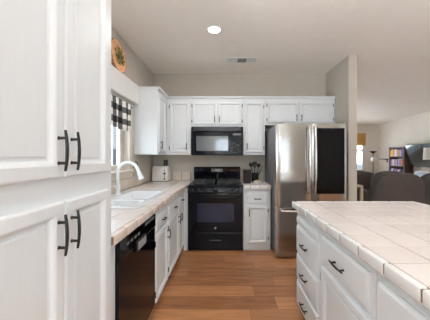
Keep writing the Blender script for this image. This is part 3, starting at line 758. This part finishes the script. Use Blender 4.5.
for mm, nm, cnt, sd in (('leaf', 'leaves', 60, 3), ('straw', 'wheat', 30, 5)):
    rnd = random.Random(sd); mb = MB(tilt)
    for k in range(cnt):
        a = rnd.uniform(0, 2*PI); r0 = rnd.uniform(0, 0.10); c = Vector((0.012+rnd.uniform(0, 0.014), r0*math.cos(a), R+r0*math.sin(a)*1.0)); b2 = rnd.uniform(0, 2*PI)
        d = Vector((0.1, math.cos(b2), math.sin(b2))).normalized()*rnd.uniform(0.015, 0.028)
        mb.tube([c-d, c, c+d], [0.001, 0.007 if mm == 'leaf' else 0.003, 0.001], 5)
    mb.build(nm, mm, t)
# curtain valance
t = thing('window_valance', 'black and white buffalo check valance across the kitchen window top', 'curtain', (-1.19, 2.2, 1.95))
mb = MB(); mb.tube([(-1.188, 1.42, 1.925), (-1.188, 2.90, 1.925)], 0.006, 8)
for y in (1.44, 2.88): mb.tube([(-1.188, y, 1.925), (LW+0.013, y, 1.925)], 0.005, 8)
mb.build('rod', 'black_metal', t)
mb = MB(); n = 150; rows = [1.955, 1.94, 1.925, 1.905, 1.88, 1.80, 1.72, 1.66, 1.625]
rings = []
for zi, z in enumerate(rows):
    ring = []
    for i in range(n+1):
        y = 1.46+(2.845-1.46)*i/n; am = 0.004+0.011*min(1, (1.955-z)/0.2)
        ring.append((-1.178+am*math.sin(y*2*PI/0.115+0.6*math.sin(y*5)), y, z+(0.012*math.sin(y*9) if zi > 6 else 0)))
    rings.append(ring)
mb.loft(rings, False, False, closed=False); cl = mb.build('cloth', 'buffalo_check', t, smooth=False)
for p in cl.data.polygons: p.use_smooth = True
sm = cl.modifiers.new('thick', 'SOLIDIFY'); sm.thickness = 0.002

# ------------------------------------------------------------------ outlets
def outlet(label, fr, u, v, plug, mm='plate_beige', nm='wall_outlet', loc=(0, 0, 0), holes='dark_plastic'):
    t = thing(nm, label, 'outlet', loc)
    mb = MB(fr); mb.box((u-0.036, v-0.058, 0.0005), (u+0.036, v+0.058, 0.006), 0.002); mb.build('plate', mm, t)
    for dv in (-0.022, 0.022):
        mb = MB(fr); mb.box((u-0.016, v+dv-0.015, 0.006), (u+0.016, v+dv+0.015, 0.008), 0.001); mb.build('socket', holes, t)
    return t
outlet('black outlet plate on the back wall behind the toaster', face('S', BW), -1.02, 1.195, None, 'dark_plastic', loc=(-1.02, BW, 1.195), holes='panel_grey')
outlet('beige outlet on the left wall between window and wall cabinet', face('E', LW), 3.025, 1.20, None, loc=(LW, 3.025, 1.20))
t = thing('plug_adapter', 'small black plug in the outlet beside the window', 'plug', (LW+0.008, 3.025, 1.20))
mb = MB(); mb.box((LW+0.0085, 3.008, 1.165), (LW+0.042, 3.042, 1.195), 0.004, 2); mb.build('plug_body', 'black_metal', t)
mb = MB(); mb.tube([(LW+0.04, 3.025, 1.175), (LW+0.06, 3.02, 1.20), (LW+0.055, 3.01, 1.235), (LW+0.03, 3.0, 1.25)], 0.006, 8); mb.build('cord', 'black_metal', t, smooth=True)

# ------------------------------------------------------------------ toaster
t = thing('toaster', 'white rounded toaster in the counter corner left of the stove', 'toaster', (-1.065, 3.735, CT))
TX0, TX1, TY0, TY1 = -1.195, -0.925, 3.635, 3.815
mb = MB()
mb.loft([rrect(TX0+0.004, TX1-0.004, TY0+0.004, TY1-0.004, 0.03, CT+0.012, 6), rrect(TX0, TX1, TY0, TY1, 0.035, CT+0.03, 6), rrect(TX0+0.002, TX1-0.002, TY0+0.002, TY1-0.002, 0.035, CT+0.20, 6),
         rrect(TX0+0.008, TX1-0.008, TY0+0.008, TY1-0.008, 0.035, CT+0.232, 6), rrect(TX0+0.024, TX1-0.024, TY0+0.024, TY1-0.024, 0.03, CT+0.247, 6)])
mb.build('body', 'plastic_white', t, smooth=True)
mb = MB(); mb.loft([rrect(TX0+0.006, TX1-0.006, TY0+0.006, TY1-0.006, 0.03, CT+0.002, 6), rrect(TX0+0.003, TX1-0.003, TY0+0.003, TY1-0.003, 0.03, CT+0.012, 6)]); mb.build('base', 'wood_dark', t)
for yy in (3.70, 3.75):
    mb = MB(); mb.box((TX0+0.04, yy-0.012, CT+0.246), (TX1-0.04, yy+0.012, CT+0.249)); mb.build('slot', 'dark_plastic', t)
mb = MB(); mb.box((TX1-0.060, TY0-0.002, CT+0.06), (TX1-0.050, TY0+0.002, CT+0.19)); mb.build('lever_track', 'grey_plastic', t)
mb = MB(); mb.box((TX1-0.072, TY0-0.022, CT+0.118), (TX1-0.036, TY0, CT+0.140), 0.004, 2); mb.build('lever', 'dark_plastic', t)
mb = MB(); mb.lathe([(0.013, 0), (0.012, -0.014)], (TX1-0.055, TY0, CT+0.045), 16, 'Y'); mb.build('dial', 'dark_plastic', t)

# ------------------------------------------------------------------ items right of stove
t = thing('canister', 'dark square lidded canister on the counter next to the stove', 'canister', (0.315, 3.42, CT))
mb = MB(); mb.box((0.262, 3.37, CT+0.001), (0.372, 3.48, CT+0.135), 0.008, 3); mb.build('body', 'canister', t)
mb = MB(); mb.box((0.259, 3.367, CT+0.136), (0.375, 3.483, CT+0.20), 0.010, 3); mb.build('lid', 'canister', t)
UX, UY = 0.455, 3.60
t = thing('utensil_holder', 'dark round utensil holder on the counter near the refrigerator', 'utensil holder', (UX, UY, CT))
mb = MB(); mb.lathe([(0.050, 0.001), (0.055, 0.01), (0.055, 0.145), (0.051, 0.145), (0.049, 0.012)], (UX, UY, CT), 24); mb.build('crock', 'dark_plastic', t, smooth=True)
def utensil(nm, label, dx, dy, ax, ay, headf, L=0.27):
    t = thing(nm, label, 'utensil', (UX+dx, UY+dy, CT+0.016))
    p0 = Vector((UX+dx*0.3, UY+dy*0.3, CT+0.020)); p1 = Vector((UX+dx+ax*L, UY+dy+ay*L, CT+0.02+L))
    mb = MB(); mb.tube([p0, (p0+p1)/2, p1], [0.007, 0.007, 0.007], 8); mb.build('handle', 'dark_plastic', t, smooth=True)
    d = (p1-p0).normalized(); mb = MB(Matrix.Translation(p1) @ d.to_track_quat('Z', 'Y').to_matrix().to_4x4())
    headf(mb); mb.build('head', 'dark_plastic', t, smooth=True)
def spoon(mb): mb.lathe([(0.004, 0), (0.022, 0.02), (0.030, 0.045), (0.022, 0.07), (0.004, 0.082)], (0, 0, 0), 14); [setattr(v, 'co', v.co) for v in mb.bm.verts]
def spat(mb): mb.loft([[(-0.008, -0.003, 0), (0.008, -0.003, 0), (0.008, 0.003, 0), (-0.008, 0.003, 0)], [(-0.034, -0.002, 0.03), (0.034, -0.002, 0.03), (0.034, 0.002, 0.03), (-0.034, 0.002, 0.03)], [(-0.036, -0.0015, 0.1), (0.036, -0.0015, 0.1), (0.036, 0.0015, 0.1), (-0.036, 0.0015, 0.1)]])
def ring(mb):
    pts = [(0.03*math.sin(2*PI*k/16), 0, 0.035-0.033*math.cos(2*PI*k/16)) for k in range(17)]; mb.tube(pts, 0.007, 8, False)
utensil('serving_spoon', 'black serving spoon leaning left in the utensil holder', -0.034, 0.006, -0.10, 0.02, spoon, 0.21)
utensil('masher', 'black looped masher standing upright in the utensil holder', -0.006, -0.032, -0.02, -0.10, ring, 0.22)
utensil('spatula', 'black flat spatula in the back of the utensil holder', 0.002, 0.034, 0.02, 0.14, spat, 0.20)
utensil('turner', 'black turner leaning far right in the utensil holder', 0.030, -0.012, 0.34, -0.10, spat, 0.16)
utensil('ladle', 'black ladle leaning slightly right in the utensil holder', 0.026, 0.018, 0.16, 0.10, spoon, 0.20)
t = thing('candle_jar', 'small pale candle in a white dish in front of the utensil holder', 'candle', (0.47, 3.42, CT))
mb = MB(); mb.lathe([(0.035, 0.001), (0.052, 0.004), (0.058, 0.030), (0.054, 0.030), (0.046, 0.010)], (0.47, 3.42, CT), 24); mb.build('dish', 'plastic_white', t, smooth=True)
mb = MB(); mb.lathe([(0.034, 0.011), (0.034, 0.042), (0.030, 0.045)], (0.47, 3.42, CT), 20); mb.build('wax', 'candle', t, smooth=True)

# ------------------------------------------------------------------ living room
def recliner(label, cx, cy, w=0.95, rz=0.0, top=1.03):
    t = thing('recliner_chair', label, 'armchair', (cx, cy, 0), group='brown upholstered recliners')
    def soft(name, a, b, bev, seg=4, curve=0, lean=0, tap=0):
        mb = MB(); bm = bmesh.new(); bmesh.ops.create_cube(bm, size=1)
        bmesh.ops.subdivide_edges(bm, edges=bm.edges[:], cuts=7, use_grid_fill=True)
        for v in bm.verts:
            q = Vector((v.co.x, v.co.y, v.co.z))
            # superellipsoid rounding
            m_ = max(abs(q.x), abs(q.y), abs(q.z)); l = (abs(2*q.x)**bev+abs(2*q.y)**bev+abs(2*q.z)**bev)**(1/bev)
            q = q/l*(2*m_) if l > 0 else q
            x = (a[0]+b[0])/2+q.x*(b[0]-a[0]); y = (a[1]+b[1])/2+q.y*(b[1]-a[1]); z = (a[2]+b[2])/2+q.z*(b[2]-a[2])
            s = (q.z+0.5)
            x = (a[0]+b[0])/2+(x-(a[0]+b[0])/2)*(1-tap*s*s); y -= lean*s; z += curve*(-(2*q.x)**2)*s
            v.co = Vector((cx+x, cy+y, z))
        mb.merge(bm); return mb.build(name, 'fabric_brown', t, smooth=True)
    hw = w/2
    soft('base', (-hw+0.06, -0.36, 0.03), (hw-0.06, 0.42, 0.34), 8)
    soft('seat', (-hw+0.17, -0.20, 0.30), (hw-0.17, 0.48, 0.52), 5)
    soft('arm', (-hw, -0.30, 0.05), (-hw+0.2, 0.45, 0.68), 5); soft('arm', (hw-0.2, -0.30, 0.05), (hw, 0.45, 0.68), 5)
    soft('backrest', (-hw+0.03, -0.40, 0.20), (hw-0.03, -0.14, top), 5, curve=0.07, lean=0.10, tap=0.12)
    soft('head_cushion', (-hw+0.16, -0.26, top-0.28), (hw-0.16, -0.02, top+0.015), 4, curve=0.05, lean=0.06, tap=0.12)
    return t
recliner('brown fabric recliner seen from behind, right one beyond the island', 3.08, 4.45, 1.02)
recliner('brown fabric recliner partly hidden behind the partition wall end', 3.05, 5.55, 1.02, top=0.98)
recliner('brown fabric recliner at the right edge of the picture', 4.25, 4.75, 1.0, top=0.98)
# side table by partition
t = thing('console_table', 'tall pale wood console table between partition wall and recliner', 'table', (2.05, 3.85, 0))
mb = MB(); mb.box((1.90, 3.65, 0.82), (2.20, 4.0, 0.85), 0.004); mb.build('tabletop', 'wood_pale', t)
for x in (1.92, 2.18):
    for y in (3.67, 3.98):
        mb = MB(); mb.box((x-0.018, y-0.018, 0), (x+0.018, y+0.018, 0.82), 0.003); mb.build('leg', 'wood_pale', t)
# bookcase on right wall
KX0, KX1, KY0, KY1, KH = 5.07, 5.335, 6.50, 7.10, 1.60
t = thing('bookcase', 'dark wood bookcase against the far right living room wall', 'bookcase', ((KX0+KX1)/2, (KY0+KY1)/2, 0))
mb = MB(); mb.box((KX0, KY0, 0), (KX1, KY0+0.025, KH), 0.002); mb.build('side_panel', 'wood_dark', t)
mb = MB(); mb.box((KX0, KY1-0.025, 0), (KX1, KY1, KH), 0.002); mb.build('side_panel', 'wood_dark', t)
mb = MB(); mb.box((KX1-0.012, KY0+0.025, 0.0), (KX1, KY1-0.025, KH)); mb.build('back_panel', 'wood_dark', t)
SH = [0.06, 0.40, 0.72, 1.02, 1.30, 1.578]
for z in SH:
    mb = MB(); mb.box((KX0, KY0+0.025, z), (KX1-0.012, KY1-0.025, z+0.022), 0.001); mb.build('shelf', 'wood_dark', t)
cols = {'purple': (0.20, 0.10, 0.32), 'yellow': (0.70, 0.42, 0.08), 'lilac': (0.48, 0.38, 0.55), 'white': (0.7, 0.68, 0.66), 'orange': (0.6, 0.2, 0.08), 'blue': (0.10, 0.14, 0.32), 'tan': (0.45, 0.30, 0.2)}
for k, v in cols.items(): mat('book_'+k, v, 0.6, noise=0.08, nscale=20)
mat('paper', (0.75, 0.72, 0.65), 0.8, noise=0.03)
rnd = random.Random(11); names = list(cols); ords = ['lowest', 'second lowest', 'middle', 'second highest', 'top']
seqs = [['blue', 'tan', 'white', 'purple', 'blue', 'tan', 'orange', 'blue'], ['white', 'blue', 'tan', 'purple', 'blue', 'white', 'tan', 'blue'],
        ['blue', 'white', 'purple', 'blue', 'orange', 'purple', 'white', 'lilac', 'blue'],
        ['purple', 'lilac', 'white', 'lilac', 'tan', 'lilac', 'purple', 'lilac', 'purple', 'orange'],
        ['yellow', 'yellow', 'orange', 'lilac', 'white', 'lilac', 'yellow', 'tan', 'lilac', 'purple']]
for si, seq in enumerate(seqs):
    y = KY1-0.028
    for ci, cn in enumerate(seq):
        th = rnd.uniform(0.038, 0.056); hh = rnd.uniform(0.17, 0.225); dp = rnd.uniform(0.14, 0.18); z = SH[si]+0.0225
        if y-th < KY0+0.03: break
        bt = thing('book', f'{cn} book on the {ords[si]} shelf of the dark bookcase', 'book', (KX0+0.03, y-th/2, z), group=f'{cn} books on the {ords[si]} shelf')
        mb = MB(); mb.box((KX0+0.025, y-th, z), (KX0+0.029, y-0.001, z+hh), 0.001); mb.box((KX0+0.025, y-th, z), (KX0+0.025+dp, y-th+0.003, z+hh)); mb.box((KX0+0.025, y-0.004, z), (KX0+0.025+dp, y-0.001, z+hh)); mb.build('cover', 'book_'+cn, bt)
        mb = MB(); mb.box((KX0+0.0295, y-th+0.0032, z+0.003), (KX0+0.02+dp, y-0.0042, z+hh-0.004)); mb.build('pages', 'paper', bt)
        y -= th+0.001
# television on wall, tilted towards the room
t = thing('television', 'wide flat television mounted tilted on the right living room wall', 'television', (5.25, 5.75, 1.3))
mtx = Matrix.Translation((5.04, 5.75, 1.335)) @ Matrix.Rotation(math.radians(-6), 4, 'Z') @ Matrix.Rotation(math.radians(-16), 4, 'Y')
mb = MB(mtx); mb.box((0, -0.65, -0.31), (0.04, 0.65, 0.31), 0.006, 2); mb.build('bezel', 'black_gloss', t)
mb = MB(mtx); mb.box((-0.003, -0.635, -0.295), (0.001, 0.635, 0.295)); mb.build('screen', 'screen', t)
mb = MB(); mb.box((5.10, 5.66, 1.28), (5.340, 5.84, 1.40), 0.004); mb.build('wall_bracket', 'black_metal', t)
# low console below tv
t = thing('media_console', 'low dark wood media console under the television', 'console', (5.12, 5.7, 0))
mb = MB(); mb.box((4.92, 5.05, 0.05), (5.335, 6.35, 0.60), 0.006); mb.build('body', 'wood_dark', t)
for k in range(3):
    mb = MB(); mb.box((4.902, 5.07+k*0.425, 0.08), (4.919, 5.48+k*0.425, 0.57), 0.004); d_ = mb.build('door', 'wood_dark', t)
    mb = MB(); mb.lathe([(0.012, 0), (0.014, -0.018)], (4.902, 5.44+k*0.425, 0.34), 12, 'X'); mb.build('knob', 'black_metal', d_)
for y in (5.12, 6.28):
    for x in (4.96, 5.29):
        mb = MB(); mb.box((x-0.02, y-0.02, 0), (x+0.02, y+0.02, 0.05)); mb.build('foot', 'wood_dark', t)
t = thing('picture_frame', 'pale blue framed picture standing on the console under the television', 'picture', (5.12, 5.95, 0.60))
mb = MB(); mb.box((5.10, 5.76, 0.601), (5.125, 6.16, 0.93), 0.003); mb.build('frame', 'trim_white', t)
mb = MB(); mb.box((5.097, 5.785, 0.626), (5.101, 6.135, 0.905)); mb.build('picture', 'box_blue', t)
# table lamp right edge
LX, LY = 4.75, 5.30
t = thing('floor_lamp', 'floor lamp with white drum shade in front of the television', 'lamp', (LX, LY, 0))
mb = MB(); mb.lathe([(0.14, 0.0), (0.14, 0.015), (0.02, 0.03)], (LX, LY, 0), 24); mb.build('base', 'black_metal', t, smooth=True)
mb = MB(); mb.tube([(LX, LY, 0.02), (LX, LY, 1.45)], 0.010, 10); mb.build('pole', 'black_metal', t)
mb = MB(); mb.lathe([(0.135, 1.24), (0.12, 1.52), (0.117, 1.52), (0.132, 1.24)], (LX, LY, 0), 28, caps=False); mb.lathe([(0.118, 1.40), (0.118, 1.403)], (LX, LY, 0), 28); mb.build('lamp_shade', 'lamp_fabric', t, smooth=True)
# two-head torchiere in the far corner
TX, TY = 5.0, 7.75
t = thing('floor_lamp', 'black two-headed floor lamp in the far corner by the window', 'lamp', (TX, TY, 0))
mb = MB(); mb.lathe([(0.14, 0.0), (0.14, 0.015), (0.02, 0.03)], (TX, TY, 0), 24); mb.build('base', 'black_metal', t, smooth=True)
mb = MB(); mb.tube([(TX, TY, 0.02), (TX, TY, 1.45)], 0.012, 10); mb.build('pole', 'black_metal', t)
mb = MB(); mb.lathe([(0.03, 1.42), (0.13, 1.50), (0.125, 1.50), (0.025, 1.43)], (TX, TY, 0), 24); mb.build('lamp_shade', 'black_metal', t, smooth=True)
mb = MB(); mb.tube([(TX, TY, 1.18), (TX-0.07, TY-0.08, 1.25), (TX-0.06, TY-0.14, 1.30)], 0.008, 8); mb.build('arm', 'black_metal', t, smooth=True)
mb = MB(); mb.lathe([(0.03, 0.09), (0.085, 0.04), (0.095, 0), (0.085, -0.05), (0.04, -0.09)], (TX-0.06, TY-0.14, 1.22), 20); mb.build('globe', 'plastic_white', t, smooth=True)
# small wall shelf
t = thing('wall_shelf', 'small dark wall shelf on the right living room wall near the corner', 'shelf', (5.28, 7.55, 1.23))
mb = MB(); mb.box((5.18, 7.40, 1.22), (5.349, 7.72, 1.245), 0.003); mb.build('board', 'panel_grey', t)
mb = MB(); mb.box((5.33, 7.54, 1.12), (5.349, 7.57, 1.22)); mb.box((5.22, 7.545, 1.205), (5.34, 7.565, 1.22)); mb.build('bracket', 'black_metal', t)
# blind
t = thing('woven_blind', 'golden bamboo roman blind at the top of the far window', 'blind', (4.385, 7.98, 1.72))
mb = MB()
for k in range(5): mb.box((3.90, 7.975-0.006*k, 1.70+0.07*k if k else 1.70), (4.88, 7.99-0.004*k, 2.10), 0.003)
mb.build('folds', 'bamboo_weave', t)
mb = MB(); mb.box((3.89, 7.955, 2.08), (4.89, 7.999, 2.12), 0.003); mb.build('headrail', 'bamboo_weave', t)
# fence outside the kitchen window and the garden ground
mb = MB()
for k in range(110): mb.box((-3.52, -1+k*0.145, -0.1), (-3.50, -1+k*0.145+0.137, 1.55), 0.002)
mb.box((-3.56, -1, 0.3), (-3.52, 14.9, 0.38)); mb.box((-3.56, -1, 1.2), (-3.52, 14.9, 1.28))
tag(mb.build('garden_fence', 'fence_grey'), 'blue grey board fence outside the kitchen window', 'fence')
